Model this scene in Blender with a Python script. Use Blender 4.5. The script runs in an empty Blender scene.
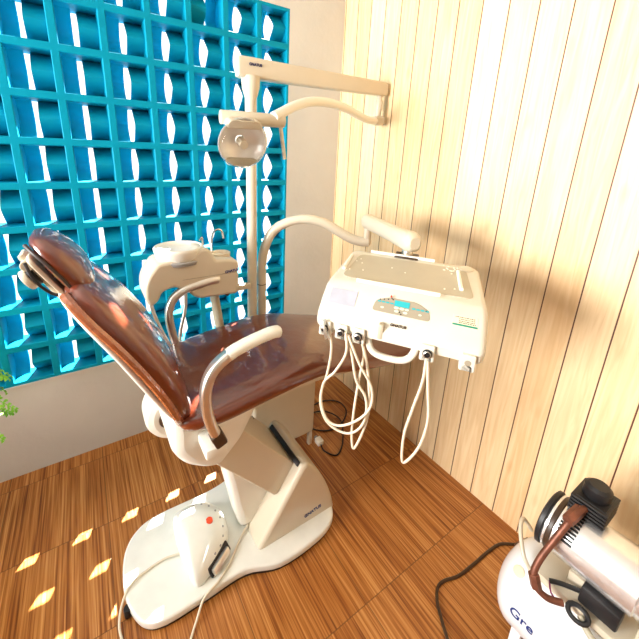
import bpy, bmesh, math, random
from mathutils import Vector, Matrix
random.seed(4)
C = bpy.context.scene.collection
PI = math.pi
V = Vector

# ------------------------------------------------------------------ materials
def newmat(name):
    m = bpy.data.materials.new(name); m.use_nodes = True
    nt = m.node_tree; b = nt.nodes['Principled BSDF']
    return m, nt, b

def mat(name, col, rough=.5, metal=0., coat=0., bump=0., bscale=40., var=0., vscale=6., alpha=None, trans=0., emit=None, spec=.5, coat_rough=.05, ior=1.45, coat_ior=1.5):
    m, nt, b = newmat(name)
    b.inputs['Base Color'].default_value = (*col, 1)
    b.inputs['Roughness'].default_value = rough
    b.inputs['Metallic'].default_value = metal
    b.inputs['Coat Weight'].default_value = coat
    b.inputs['Coat Roughness'].default_value = coat_rough; b.inputs['Coat IOR'].default_value = coat_ior
    b.inputs['Specular IOR Level'].default_value = spec
    b.inputs['Transmission Weight'].default_value = trans
    b.inputs['IOR'].default_value = ior
    tc = nt.nodes.new('ShaderNodeTexCoord')
    if var:
        n = nt.nodes.new('ShaderNodeTexNoise'); n.inputs['Scale'].default_value = vscale; n.inputs['Detail'].default_value = 5
        nt.links.new(tc.outputs['Object'], n.inputs['Vector'])
        r = nt.nodes.new('ShaderNodeMapRange'); r.inputs['From Min'].default_value = .3; r.inputs['From Max'].default_value = .7
        r.inputs['To Min'].default_value = 1 - var; r.inputs['To Max'].default_value = 1 + var
        nt.links.new(n.outputs['Fac'], r.inputs['Value'])
        h = nt.nodes.new('ShaderNodeHueSaturation'); h.inputs['Color'].default_value = (*col, 1)
        nt.links.new(r.outputs['Result'], h.inputs['Value']); nt.links.new(h.outputs['Color'], b.inputs['Base Color'])
    if bump:
        n = nt.nodes.new('ShaderNodeTexNoise'); n.inputs['Scale'].default_value = bscale; n.inputs['Detail'].default_value = 4
        nt.links.new(tc.outputs['Object'], n.inputs['Vector'])
        bp = nt.nodes.new('ShaderNodeBump'); bp.inputs['Strength'].default_value = bump; bp.inputs['Distance'].default_value = .01
        nt.links.new(n.outputs['Fac'], bp.inputs['Height']); nt.links.new(bp.outputs['Normal'], b.inputs['Normal'])
        if coat: nt.links.new(bp.outputs['Normal'], b.inputs['Coat Normal'])
    if emit:
        b.inputs['Emission Color'].default_value = (*emit[0], 1); b.inputs['Emission Strength'].default_value = emit[1]
    return m

def math_node(nt, op, a, b=None):
    n = nt.nodes.new('ShaderNodeMath'); n.operation = op
    for i, s in enumerate((a, b)):
        if s is None: continue
        if isinstance(s, (int, float)): n.inputs[i].default_value = s
        else: nt.links.new(s, n.inputs[i])
    return n.outputs[0]

def ramp(nt, fac, stops):
    r = nt.nodes.new('ShaderNodeValToRGB'); e = r.color_ramp.elements
    while len(e) < len(stops): e.new(.5)
    for k, (p, c) in enumerate(stops): e[k].position = p; e[k].color = (*c, 1)
    nt.links.new(fac, r.inputs['Fac']); return r.outputs['Color']

def mixcol(nt, fac, a, b, mode='MIX'):
    n = nt.nodes.new('ShaderNodeMix'); n.data_type = 'RGBA'; n.blend_type = mode
    for sock, s in ((n.inputs[0], fac), (n.inputs[6], a), (n.inputs[7], b)):
        if isinstance(s, (int, float)): sock.default_value = s
        elif isinstance(s, tuple): sock.default_value = (*s, 1)
        else: nt.links.new(s, sock)
    return n.outputs[2]

def plank_wall_mat():
    m, nt, b = newmat('pine_panelling')
    tc = nt.nodes.new('ShaderNodeTexCoord'); sp = nt.nodes.new('ShaderNodeSeparateXYZ')
    nt.links.new(tc.outputs['Object'], sp.inputs[0])
    y = math_node(nt, 'ADD', sp.outputs[1], .7135 + .117*40)
    q = math_node(nt, 'DIVIDE', y, .117)
    idx = math_node(nt, 'FLOOR', q); fr = math_node(nt, 'FRACT', q)
    wn = nt.nodes.new('ShaderNodeTexWhiteNoise'); wn.noise_dimensions = '1D'; nt.links.new(idx, wn.inputs['W'])
    cb = nt.nodes.new('ShaderNodeCombineXYZ')
    nt.links.new(sp.outputs[1], cb.inputs[1]); nt.links.new(sp.outputs[2], cb.inputs[2])
    off = math_node(nt, 'MULTIPLY', wn.outputs['Value'], 37.); nt.links.new(off, cb.inputs[0])
    mp = nt.nodes.new('ShaderNodeMapping'); mp.inputs['Scale'].default_value = (1, 26, 1.5); nt.links.new(cb.outputs[0], mp.inputs['Vector'])
    n = nt.nodes.new('ShaderNodeTexNoise'); n.inputs['Scale'].default_value = 1.6; n.inputs['Detail'].default_value = 6; n.inputs['Distortion'].default_value = 1.4
    nt.links.new(mp.outputs[0], n.inputs['Vector'])
    c1 = ramp(nt, n.outputs['Fac'], [(.28, (.62, .37, .16)), (.5, (.78, .54, .29)), (.72, (.88, .69, .43))])
    c2 = mixcol(nt, .5, c1, ramp(nt, wn.outputs['Value'], [(0, (.70, .44, .21)), (.5, (.83, .61, .35)), (1, (.90, .76, .50))]))
    # knots and sap flecks
    mp2 = nt.nodes.new('ShaderNodeMapping'); mp2.inputs['Scale'].default_value = (1, 9, 3.2); nt.links.new(cb.outputs[0], mp2.inputs['Vector'])
    vo = nt.nodes.new('ShaderNodeTexVoronoi'); vo.inputs['Scale'].default_value = 1.1; nt.links.new(mp2.outputs[0], vo.inputs['Vector'])
    kn = ramp(nt, vo.outputs['Distance'], [(0, (1, 1, 1)), (.10, (.5, .5, .5)), (.17, (0, 0, 0))])
    c3 = mixcol(nt, math_node(nt, 'MULTIPLY', kn, .35), c2, (.58, .28, .10))
    e = math_node(nt, 'ABSOLUTE', math_node(nt, 'SUBTRACT', fr, .5))
    g = math_node(nt, 'GREATER_THAN', e, .481)
    nt.links.new(mixcol(nt, g, c3, (.11, .035, .014)), b.inputs['Base Color'])
    b.inputs['Roughness'].default_value = .55
    bp = nt.nodes.new('ShaderNodeBump'); bp.inputs['Strength'].default_value = .8; bp.inputs['Distance'].default_value = .004
    nt.links.new(math_node(nt, 'SUBTRACT', 1., g), bp.inputs['Height']); nt.links.new(bp.outputs[0], b.inputs['Normal'])
    return m

def floor_mat():
    m, nt, b = newmat('wood_look_floor_tile')
    tc = nt.nodes.new('ShaderNodeTexCoord'); sp = nt.nodes.new('ShaderNodeSeparateXYZ')
    nt.links.new(tc.outputs['Object'], sp.inputs[0])
    T = .427
    qx = math_node(nt, 'DIVIDE', math_node(nt, 'ADD', sp.outputs[0], 20*T - .375), T)
    qy = math_node(nt, 'DIVIDE', math_node(nt, 'ADD', sp.outputs[1], 20*T + .088), T)
    ix = math_node(nt, 'FLOOR', qx); iy = math_node(nt, 'FLOOR', qy)
    fx = math_node(nt, 'FRACT', qx); fy = math_node(nt, 'FRACT', qy)
    cid = nt.nodes.new('ShaderNodeCombineXYZ'); nt.links.new(ix, cid.inputs[0]); nt.links.new(iy, cid.inputs[1])
    wn = nt.nodes.new('ShaderNodeTexWhiteNoise'); wn.noise_dimensions = '2D'; nt.links.new(cid.outputs[0], wn.inputs['Vector'])
    cb = nt.nodes.new('ShaderNodeCombineXYZ'); nt.links.new(sp.outputs[0], cb.inputs[0]); nt.links.new(sp.outputs[1], cb.inputs[1])
    nt.links.new(math_node(nt, 'MULTIPLY', wn.outputs['Value'], 23.), cb.inputs[2])
    def grain(sx, sy, det, dist):
        mp = nt.nodes.new('ShaderNodeMapping'); mp.inputs['Scale'].default_value = (sx, sy, 1); nt.links.new(cb.outputs[0], mp.inputs['Vector'])
        n = nt.nodes.new('ShaderNodeTexNoise'); n.inputs['Scale'].default_value = 1.; n.inputs['Detail'].default_value = det; n.inputs['Distortion'].default_value = dist
        nt.links.new(mp.outputs[0], n.inputs['Vector']); return n.outputs['Fac']
    g1 = grain(125, 1.6, 3, .25); g2 = grain(210, 5, 2, .1); g3 = grain(16, .5, 2, .2)
    s = math_node(nt, 'ADD', math_node(nt, 'MULTIPLY', g1, .55), math_node(nt, 'ADD', math_node(nt, 'MULTIPLY', g2, .25), math_node(nt, 'MULTIPLY', g3, .2)))
    c = ramp(nt, s, [(.36, (.13, .032, .006)), (.44, (.27, .085, .016)), (.53, (.43, .165, .038)), (.62, (.58, .27, .08))])
    ex = math_node(nt, 'GREATER_THAN', math_node(nt, 'ABSOLUTE', math_node(nt, 'SUBTRACT', fx, .5)), .4955)
    ey = math_node(nt, 'GREATER_THAN', math_node(nt, 'ABSOLUTE', math_node(nt, 'SUBTRACT', fy, .5)), .4955)
    e = math_node(nt, 'MAXIMUM', ex, ey)
    c = mixcol(nt, math_node(nt, 'MULTIPLY', e, .7), c, (.12, .05, .015))
    nt.links.new(c, b.inputs['Base Color']); b.inputs['Roughness'].default_value = .3
    b.inputs['Specular IOR Level'].default_value = .4
    bp = nt.nodes.new('ShaderNodeBump'); bp.inputs['Strength'].default_value = .25; bp.inputs['Distance'].default_value = .003
    nt.links.new(math_node(nt, 'SUBTRACT', s, e), bp.inputs['Height']); nt.links.new(bp.outputs[0], b.inputs['Normal'])
    return m

M = {}
M['pine'] = plank_wall_mat()
M['floor'] = floor_mat()
M['plaster'] = mat('greige_plaster', (.62, .60, .56), .85, bump=.15, bscale=30, var=.05, vscale=3)
M['ceiling'] = mat('ceiling_paint', (.75, .72, .66), .9, var=.03)
M['cyan'] = mat('cyan_paint', (.001, .28, .43), .5, spec=.1, bump=.08, bscale=60, var=.06, vscale=9)
M['cream'] = mat('cream_enamel', (.62, .54, .41), .35, coat=.3, var=.03)
M['white'] = mat('white_enamel', (.80, .77, .68), .35, coat=.3, var=.03)
M['white2'] = mat('worn_white_enamel', (.80, .80, .74), .4, coat=.2, var=.06, vscale=9)
M['traybody'] = mat('ivory_enamel', (.66, .62, .52), .4, coat=.2, var=.04, vscale=14)
M['trayflat'] = mat('tray_beige', (.47, .42, .31), .45, var=.05, vscale=12)
M['rail'] = mat('rail_white', (.88, .84, .74), .4, var=.02)
M['vinyl'] = mat('brown_vinyl_under_clear_film', (.13, .020, .005), .3, coat=1., bump=.5, bscale=9., var=.12, vscale=4, coat_rough=.05, coat_ior=1.6)
M['vinyl_lit'] = mat('lit_wrinkled_brown_vinyl', (.32, .09, .032), .25, coat=1., bump=.9, bscale=24., var=.25, vscale=9, coat_rough=.1, coat_ior=1.7)  # lighter copy of the vinyl: light on the wrinkled side put into the colour
M['piping'] = mat('dark_piping', (.03, .015, .012), .5, var=.1)
M['alu'] = mat('brushed_aluminium', (.76, .72, .66), .34, metal=1., var=.05, vscale=30)
M['chrome'] = mat('chrome', (.8, .8, .8), .1, metal=1., var=.03)
M['black'] = mat('black_plastic', (.012, .011, .012), .45, var=.15, vscale=20)
M['dkbrown'] = mat('dark_brown_plastic', (.05, .025, .012), .4, var=.1)
M['hose'] = mat('cream_hose', (.72, .62, .47), .45, var=.03)
M['grey'] = mat('grey_plastic', (.32, .31, .30), .5, var=.05)
M['taupe'] = mat('taupe_panel', (.33, .28, .20), .5, var=.04)
M['teal'] = mat('teal_print', (.02, .38, .42), .5, var=.03)
M['palepr'] = mat('pale_key', (.62, .66, .50), .5, var=.03)
M['label'] = mat('white_sticker', (.42, .42, .48), .5, var=.06, vscale=30)
M['label2'] = mat('cream_sticker', (.78, .70, .50), .5, var=.03)
M['green'] = mat('green_print', (.02, .25, .15), .5, var=.03)
M['ink'] = mat('navy_ink', (.02, .025, .12), .5, var=.03)
M['inkblue'] = mat('blue_ink', (.015, .04, .20), .4, var=.03)
M['red'] = mat('red_button', (.70, .07, .02), .35, coat=.4, var=.03)
M['cable'] = mat('pale_cable', (.72, .64, .50), .5, var=.03)
M['copper'] = mat('copper_pipe', (.20, .075, .045), .45, metal=.5, var=.3, vscale=30)
M['steel'] = mat('cast_alloy', (.74, .73, .72), .25, metal=.75, var=.08, vscale=25)
M['glass'] = mat('clear_polycarbonate', (.98, .97, .95), .03, trans=1., ior=1.12, var=.0)
M['mirror'] = mat('reflector', (.93, .92, .90), .25, metal=.25, bump=.1, bscale=15)
M['tank'] = mat('white_tank_paint', (.86, .88, .90), .3, coat=.6, var=.02)
M['leaf'] = mat('fern_green', (.22, .50, .03), .5, var=.5, vscale=14)
M['stem'] = mat('fern_stem', (.16, .20, .04), .6, var=.2)
M['pot'] = mat('terracotta', (.42, .16, .07), .8, var=.15, bump=.2)
M['soil'] = mat('soil', (.04, .025, .015), .95, var=.3, bump=.6)
M['timber'] = mat('stand_timber', (.30, .15, .06), .6, var=.2)
M['lens'] = mat('warm_lens', (.9, .82, .7), .2, var=.02)
M['purple'] = mat('purple_wire', (.35, .03, .18), .5, var=.02)
M['ground'] = mat('outside_ground', (.50, .46, .40), .9, var=.15)

# ------------------------------------------------------------------ mesh helpers
def finish(bm, name, m, parent=None, smooth=38, loc=None):
    bmesh.ops.remove_doubles(bm, verts=bm.verts, dist=1e-6)
    bmesh.ops.recalc_face_normals(bm, faces=bm.faces)
    if smooth:
        th = math.radians(smooth)
        for f in bm.faces: f.smooth = len(f.verts) <= 6
        for e in bm.edges:
            e.smooth = len(e.link_faces) == 2 and e.calc_face_angle(0) < th and all(f.smooth for f in e.link_faces)
    me = bpy.data.meshes.new(name); bm.to_mesh(me); bm.free()
    ms = m if isinstance(m, (list, tuple)) else [m]
    for k in ms: me.materials.append(M[k])
    if smooth:
        pass
    o = bpy.data.objects.new(name, me); C.objects.link(o)
    if parent is not None:
        o.parent = parent; o.matrix_parent_inverse = parent.matrix_world.inverted()
    return o

def thing(name, label, cat, loc=(0, 0, 0), group=None):
    o = bpy.data.objects.new(name, None); C.objects.link(o); o.location = loc; o.empty_display_size = .05
    o['label'] = label; o['category'] = cat
    if group: o['group'] = group
    bpy.context.view_layer.update()
    return o
def tag(o, label, cat, group=None):
    o['label'] = label; o['category'] = cat
    if group: o['group'] = group
    return o

def frame(o, x, y, z=None):
    x = V(x).normalized(); y = V(y); y = (y - x*y.dot(x)).normalized(); z = x.cross(y)
    m = Matrix((x, y, z)).transposed().to_4x4(); m.translation = V(o); return m
def addbox(bm, mn, mx, mtx=None, bev=0., seg=2):
    s = [mx[i]-mn[i] for i in range(3)]; c = [(mx[i]+mn[i])/2 for i in range(3)]
    r = bmesh.ops.create_cube(bm, size=1, matrix=Matrix.Translation(c) @ Matrix.Diagonal((*s, 1)))
    vs = r['verts']
    if bev:
        es = {e for v in vs for e in v.link_edges}
        rr = bmesh.ops.bevel(bm, geom=list(es), offset=bev, segments=seg, affect='EDGES', profile=.5)
        vs = list({v for f in rr['faces'] for v in f.verts} | {v for v in vs if v.is_valid})
    if mtx is not None: bmesh.ops.transform(bm, matrix=mtx, verts=vs)
    return vs
def box(name, m, mn, mx, parent=None, mtx=None, bev=.004, seg=2):
    bm = bmesh.new(); addbox(bm, mn, mx, mtx, bev, seg); return finish(bm, name, m, parent)

def catmull(pts, n=8, closed=False):
    P = [V(p) for p in pts]; out = []
    L = len(P); rng = range(L if closed else L-1)
    for i in rng:
        if closed: p0, p1, p2, p3 = P[(i-1) % L], P[i], P[(i+1) % L], P[(i+2) % L]
        else: p0, p1, p2, p3 = P[max(i-1, 0)], P[i], P[i+1], P[min(i+2, L-1)]
        for k in range(n):
            t = k/n
            out.append(.5*((2*p1)+(p2-p0)*t+(2*p0-5*p1+4*p2-p3)*t*t+(3*p1-p0-3*p2+p3)*t*t*t))
    if not closed: out.append(P[-1])
    return out

def loft(bm, rings, cap=True, closed=True):
    vr = [[bm.verts.new(p) for p in r] for r in rings]
    n = len(vr[0])
    for a, b in zip(vr, vr[1:]):
        for i in range(n if closed else n-1):
            j = (i+1) % n
            bm.faces.new((a[i], a[j], b[j], b[i]))
    if cap:
        bm.faces.new(vr[0][::-1]); bm.faces.new(vr[-1])
    return [v for r in vr for v in r]

def sweep(bm, pts, prof, up=V((0, 0, 1)), cap=True, scale=None):
    """sweep a 2-D profile (list of (a,b)) along a path with parallel transport"""
    P = [V(p) for p in pts]; rings = []
    t = (P[1]-P[0]).normalized(); u = V(up) - t*V(up).dot(t)
    if u.length < 1e-3: u = V((1, 0, 0)) - t*t.x
    u.normalize()
    for i, p in enumerate(P):
        if i == 0: t2 = (P[1]-P[0]).normalized()
        elif i == len(P)-1: t2 = (P[-1]-P[-2]).normalized()
        else: t2 = (P[i+1]-P[i-1]).normalized()
        q = t.rotation_difference(t2); u = q @ u; u = (u - t2*u.dot(t2)).normalized(); t = t2
        w = t.cross(u); k = scale[i] if scale else 1
        rings.append([p + w*(a*k) + u*(b*k) for a, b in prof])
    return loft(bm, rings, cap)
def circ(r, n=14, ry=None):
    return [(r*math.cos(2*PI*i/n), (ry or r)*math.sin(2*PI*i/n)) for i in range(n)]
def rrect(w, h, r, seg=4):
    out = []
    for cx, cy, a0 in ((w/2-r, h/2-r, 0), (-w/2+r, h/2-r, PI/2), (-w/2+r, -h/2+r, PI), (w/2-r, -h/2+r, 1.5*PI)):
        for k in range(seg+1):
            a = a0 + PI/2*k/seg; out.append((cx+r*math.cos(a), cy+r*math.sin(a)))
    return out
def superel(w, h, n=2.6, seg=28):
    out = []
    for i in range(seg):
        a = 2*PI*i/seg; c, s = math.cos(a), math.sin(a)
        out.append((w*math.copysign(abs(c)**(2/n), c), h*math.copysign(abs(s)**(2/n), s)))
    return out
def tube(name, m, pts, r, parent=None, n=12, smooth_n=8, straight=False, mats=None):
    bm = bmesh.new(); P = pts if straight else catmull(pts, smooth_n)
    sweep(bm, P, circ(r, n)); return finish(bm, name, m, parent)
def lathe(bm, prof, mtx, n=28, cap=False):
    rings = [[mtx @ V((r*math.cos(2*PI*i/n), r*math.sin(2*PI*i/n), z)) for i in range(n)] for r, z in prof]
    return loft(bm, rings, cap)
def lathe_o(name, m, prof, mtx, parent=None, n=28, cap=True):
    bm = bmesh.new(); lathe(bm, prof, mtx, n, cap); return finish(bm, name, m, parent)
def rot_to(d, o):
    return Matrix.Translation(V(o)) @ V((0, 0, 1)).rotation_difference(V(d).normalized()).to_matrix().to_4x4()
def cyl(name, m, a, b, r, parent=None, n=24, bev=.15):
    a, b = V(a), V(b); L = (b-a).length; e = min(r*bev, L*.3)
    return lathe_o(name, m, [(r-e, 0), (r-e*.3, e*.3), (r, e), (r, L-e), (r-e*.3, L-e*.3), (r-e, L)], rot_to(b-a, a), parent, n)
def rpoly(pts, r, seg=5):
    out = []; n = len(pts)
    if not isinstance(r, (list, tuple)): r = [r]*n
    for i in range(n):
        p, a, b = V(pts[i]), V(pts[i-1]), V(pts[(i+1) % n])
        d1, d2 = (a-p), (b-p); k = min(r[i], d1.length*.45, d2.length*.45)
        q1, q2 = p+d1.normalized()*k, p+d2.normalized()*k
        for s in range(seg+1):
            t = s/seg; out.append((1-t)**2*q1+2*t*(1-t)*p+t*t*q2)
    return out
def prism(bm, poly, mtx, d0, d1, bev=0., seg=3):
    """poly in local XY, extruded along local Z from d0 to d1 with rounded rims (shrunk rings)"""
    P = [V((p[0], p[1])) for p in poly]; n = len(P)
    area = sum(P[i].x*P[(i+1) % n].y - P[(i+1) % n].x*P[i].y for i in range(n))
    sg = 1 if area > 0 else -1
    nrm = []
    for i in range(n):
        e = (P[(i+1) % n] - P[i-1]); e = e.normalized() if e.length > 1e-9 else V((1, 0)); nrm.append(V((e.y, -e.x))*sg)
    rings = []
    def ring(off, z): rings.append([mtx @ V((P[i].x-nrm[i].x*off, P[i].y-nrm[i].y*off, z)) for i in range(n)])
    if bev:
        for k in range(seg): a = PI/2*k/seg; ring(bev*(1-math.sin(a)), d0+bev*(1-math.cos(a)))
        ring(0, d0+bev); ring(0, d1-bev)
        for k in range(1, seg+1): a = PI/2*k/seg; ring(bev*(1-math.cos(a)), d1-bev+bev*math.sin(a))
    else: ring(0, d0); ring(0, d1)
    return loft(bm, rings)
XZ = Matrix(((1, 0, 0, 0), (0, 0, 1, 0), (0, 1, 0, 0), (0, 0, 0, 1)))     # local (x,y,z) -> world (x, z->y, y->z)
def inset(poly, off):
    P = [V(p) for p in poly]; n = len(P); out = []
    sg = 1 if sum(P[i].x*P[(i+1) % n].y - P[(i+1) % n].x*P[i].y for i in range(n)) > 0 else -1
    for i in range(n):
        a = (P[i]-P[i-1]).normalized(); b = (P[(i+1) % n]-P[i]).normalized()
        na, nb = V((-a.y, a.x))*sg, V((-b.y, b.x))*sg
        m = na+nb
        m = m.normalized() if m.length > 1e-6 else na
        out.append(P[i]+m*(off/max(.5, m.dot(na))))
    return out
def prism_xz(name, m, poly, y0, y1, parent, bev=.01, r=.02, seg=3):
    n = len(poly); r = r if isinstance(r, (list, tuple)) else [r]*n
    bm = bmesh.new(); rings = []
    def ring(off, y): rings.append([V((p.x, y, p.y)) for p in rpoly(inset(poly, off), [max(.004, q-off*.6) for q in r])])
    for k in range(seg): a = PI/2*k/seg; ring(bev*(1-math.sin(a)), y0+bev*(1-math.cos(a)))
    ring(0, y0+bev); ring(0, y1-bev)
    for k in range(1, seg+1): a = PI/2*k/seg; ring(bev*(1-math.cos(a)), y1-bev+bev*math.sin(a))
    loft(bm, rings); return finish(bm, name, m, parent)
def text_bm(bm, body, size, mtx, depth=.0008, bold=0., bend=None, xs=1.):
    cu = bpy.data.curves.new('t', 'FONT'); cu.body = body; cu.size = size; cu.extrude = depth; cu.offset = bold
    cu.align_x = 'CENTER'; cu.align_y = 'CENTER'
    o = bpy.data.objects.new('t', cu); C.objects.link(o)
    dg = bpy.context.evaluated_depsgraph_get(); dg.update()
    me = bpy.data.meshes.new_from_object(o.evaluated_get(dg))
    n0 = len(bm.verts); bm.from_mesh(me); bm.verts.ensure_lookup_table()
    vs = bm.verts[n0:]
    for v in vs:
        v.co.x *= xs
        v.co = bend(v.co) if bend else mtx @ v.co
    bpy.data.objects.remove(o); bpy.data.curves.remove(cu); bpy.data.meshes.remove(me)
def text(name, m, body, size, mtx, parent, **k):
    bm = bmesh.new(); text_bm(bm, body, size, mtx, **k)
    return finish(bm, name, m, parent, smooth=None)

# ------------------------------------------------------------------ room shell
XW = 1.612
def struct(o, label=None):
    o['kind'] = 'structure'
    if label: o['label'] = label
    return o
struct(box('floor', 'floor', (-3.2, -4.2, -.1), (XW+.12, .25, 0), bev=0), 'glossy wood-look tiled floor with streaked orange-brown grain')
struct(box('wall_right', 'pine', (XW, -4.2, 0), (XW+.12, .12, 2.95), bev=0), 'pale pine panelled wall with thin dark vertical joints')
struct(box('ceiling', 'ceiling', (-3.2, -4.2, 2.95), (XW+.12, .12, 3.05), bev=0), 'plain off-white ceiling')
LX, FY = -2.9, -3.9
bm = bmesh.new(); addbox(bm, (LX-.12, FY, 0), (LX, -1.7, 2.95)); addbox(bm, (LX-.12, -.08, 0), (LX, .12, 2.95)); addbox(bm, (LX-.12, -1.7, 2.6), (LX, -.08, 2.95))
struct(finish(bm, 'wall_left', 'plaster', smooth=None), 'plastered side wall with a wide open doorway')
struct(box('wall_front', 'plaster', (LX-.12, FY-.12, 0), (XW+.12, FY, 2.95), bev=0), 'plain plastered wall facing the blue blocks')
SX0, SX1, SZ0, SZ1 = -1.6, 1.2, .543, 2.543
bm = bmesh.new()
addbox(bm, (-3.2, 0, 0), (XW, .12, SZ0)); addbox(bm, (-3.2, 0, SZ1), (XW, .12, 2.95))
addbox(bm, (SX1, 0, SZ0), (XW, .12, SZ1)); addbox(bm, (-3.2, 0, SZ0), (SX0, .12, SZ1))
struct(finish(bm, 'wall_back', 'plaster', smooth=None), 'greige plastered wall around the blue breeze blocks')
# the screen of hollow blocks: rim, with an outward and an inward bowed shell in each
bm = bmesh.new()
P_, DEP, RIM = .2, .115, .0165
def shell_arc(bm, xa, xb, zc, sgn):
    n = 14; h = P_/2-RIM+.001; yc = .066 if sgn > 0 else .104; amp = .048 if sgn > 0 else .084; t = .010; ro = []; ri = []
    for k in range(n+1):
        a = -1+2*k/n; z = zc+a*h; y = yc + sgn*amp*(1-abs(a)**(1.9 if sgn > 0 else 1.3))
        ro.append((y-t/2, z)); ri.append((y+t/2, z))
    pr = ro+ri[::-1]
    loft(bm, [[V((xa, y, z)) for y, z in pr], [V((xb, y, z)) for y, z in pr]])
for i in range(14):
    for j in range(10):
        x0 = SX0+i*P_; z0 = SZ0+j*P_
        def rr(ins, y): return [V((x0+ins, y, z0+ins)), V((x0+P_-ins, y, z0+ins)), V((x0+P_-ins, y, z0+P_-ins)), V((x0+ins, y, z0+P_-ins))]
        g = 0.
        vs = loft(bm, [rr(g, 0), rr(RIM-.003, 0), rr(RIM, .003), rr(RIM+.004, DEP-.004), rr(RIM+.004, DEP), rr(g, DEP)], cap=False)
        xm = x0+P_/2; rev = (i == 11 and j == 9)
        shell_arc(bm, x0+RIM-.002, xm-(0 if rev else .020), z0+P_/2, -1 if rev else 1)
        shell_arc(bm, xm+(.02 if rev else .002), x0+P_-RIM+.002, z0+P_/2, 1 if rev else -1)
struct(finish(bm, 'window_1', 'cyan', smooth=40), 'cyan breeze-block screen letting daylight through curved openings')
struct(box('trim_1', 'plaster', (SX0, -.004, SZ0-.012), (SX1, .0, SZ0), bev=0))

# ------------------------------------------------------------------ dental chair
chair = thing('dental_chair', 'brown vinyl dental chair in clear plastic film on a white lifting base', 'dental chair', (.45, -.84, 0))
pl = [(-.018, -.85), (-.005, -.94), (.035, -1.015), (.105, -1.045), (.25, -1.048), (.42, -1.048), (.56, -1.098), (.74, -1.098), (.85, -1.07), (.905, -1.0), (.945, -.84), (.935, -.68), (.86, -.60), (.70, -.585), (.54, -.61), (.40, -.632), (.16, -.628), (.06, -.655), (.0, -.73)]
po = [(p.x, p.y) for p in catmull([(x, y, 0) for x, y in pl], 5, True)]
I4 = Matrix.Identity(4)
bm = bmesh.new(); prism(bm, po, I4, .014, .05, .008); base = finish(bm, 'base_plate', 'white2', chair)
bm = bmesh.new(); cxp = .46; cyp = -.84
prism(bm, [((x-cxp)*.985+cxp, (y-cyp)*.975+cyp) for x, y in po], I4, .0, .016, 0); finish(bm, 'rubber_edge', 'black', base)
cyl('levelling_foot', 'black', (-.012, -.93, 0), (-.012, -.93, .04), .014, base)
# hood wedge over the lower pivot
hood = prism_xz('base_hood', 'cream', [(.485, .03), (.715, .392), (.745, .395), (.80, .33), (.855, .225), (.895, .12), (.915, .03)], -1.015, -.70, chair, .018, [.02, .02, .02, .08, .1, .1, .01])
text('logo', 'inkblue', 'GNATUS', .024, frame((.78, -1.0162, .095), (1, 0, .12), (-.12, 0, 1)), hood, bold=.0006)
d = V((.316, 0, -.387)).normalized(); nn = V((d.z, 0, -d.x)); nn = -nn if nn.z < 0 else nn
def AX(s, t): p = V((.461, 0, .661)) + d*s - nn*t; return (p.x, p.z)
larm = prism_xz('lift_arm', 'cream', [AX(-.10, 0), AX(.42, 0), AX(.42, .158), AX(-.02, .158), AX(-.10, .12)], -.96, -.715, chair, .006, .012)
for s_, yy in ((.20, -.735), (.225, -.728), (.222, -.745)):
    c = V((.461, yy, .661)) + d*s_ + nn*.0005
    bm = bmesh.new(); lathe(bm, [(.0045, 0), (.0045, .002)], rot_to(nn, c), 12, True); finish(bm, 'screw_hole', 'black', larm)  # black discs paint the dark inside of the holes
p0 = V((.461, 0, .661)) + d*.30 + nn*.002
box('slot_shade', 'black', (0, -.13, -.004), (.02, .13, .018), chair, frame((.697, -.86, .386), d, (0, 1, 0)), .003)  # black strip paints the dark gap where the arm enters the hood
prism_xz('rear_column', 'white', [(.468, .05), (.395, .46), (.62, .46), (.63, .05)], -.90, -.76, chair, .03, [.03, .02, .02, .02])
# seat shell, hip drum
sh = prism_xz('seat_shell', 'white', [(.185, .87), (.182, .715), (.225, .645), (.30, .592), (.352, .578), (.44, .665), (.515, .80), (.50, .86)], -1.01, -.60, chair, .04, [.02, .04, .05, .04, .03, .03, .03, .02])
prism_xz('seat_pan', 'cream', [(.22, .84), (.30, .775), (.50, .775), (.72, .80), (.98, .775), (1.25, .755), (1.29, .785), (.75, .86)], -1.0, -.60, chair, .006, .02)
dr = cyl('hip_cover', 'white', (.258, -.73, .645), (.258, -.59, .645), .122, chair, 40, .25)
cyl('hub', 'dkbrown', (.225, -.742, .645), (.225, -.725, .645), .040, dr)

def cushion(name, st, m, parent, n=2.7, up=None):
    bm = bmesh.new(); rings = []
    cs = [V((s[0], s[1], s[2])) for s in st]
    cs2 = catmull(cs, 6); ws = catmull([V((s[3], s[4], 0)) for s in st], 6)
    for i, c in enumerate(cs2):
        t = (cs2[min(i+1, len(cs2)-1)]-cs2[max(i-1, 0)]); t.y = 0; t.normalize()
        u = V((-t.z, 0, t.x));
        if up is not None and u.dot(V(up)) < 0: u = -u
        w, h = max(ws[i].x, .01), max(ws[i].y, .004)
        rings.append([c + V((0, a, 0)) + u*b for a, b in superel(w, h, n, 40)])
    loft(bm, rings); return finish(bm, name, m, parent, 60)
seat_st = [(.205, -.80, .832, .17, .020), (.222, -.80, .835, .225, .036), (.27, -.80, .843, .255, .048), (.36, -.80, .853, .268, .052), (.48, -.80, .870, .27, .054), (.60, -.80, .884, .27, .055), (.70, -.80, .892, .27, .052),
           (.80, -.80, .884, .268, .05), (.95, -.81, .852, .262, .048), (1.10, -.82, .822, .253, .046), (1.22, -.83, .806, .243, .044), (1.31, -.84, .797, .225, .041), (1.355, -.845, .793, .19, .034), (1.375, -.85, .791, .14, .02)]
seat = cushion('seat_cushion', seat_st, 'vinyl', chair, 3.2, (0, 0, 1))
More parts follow.
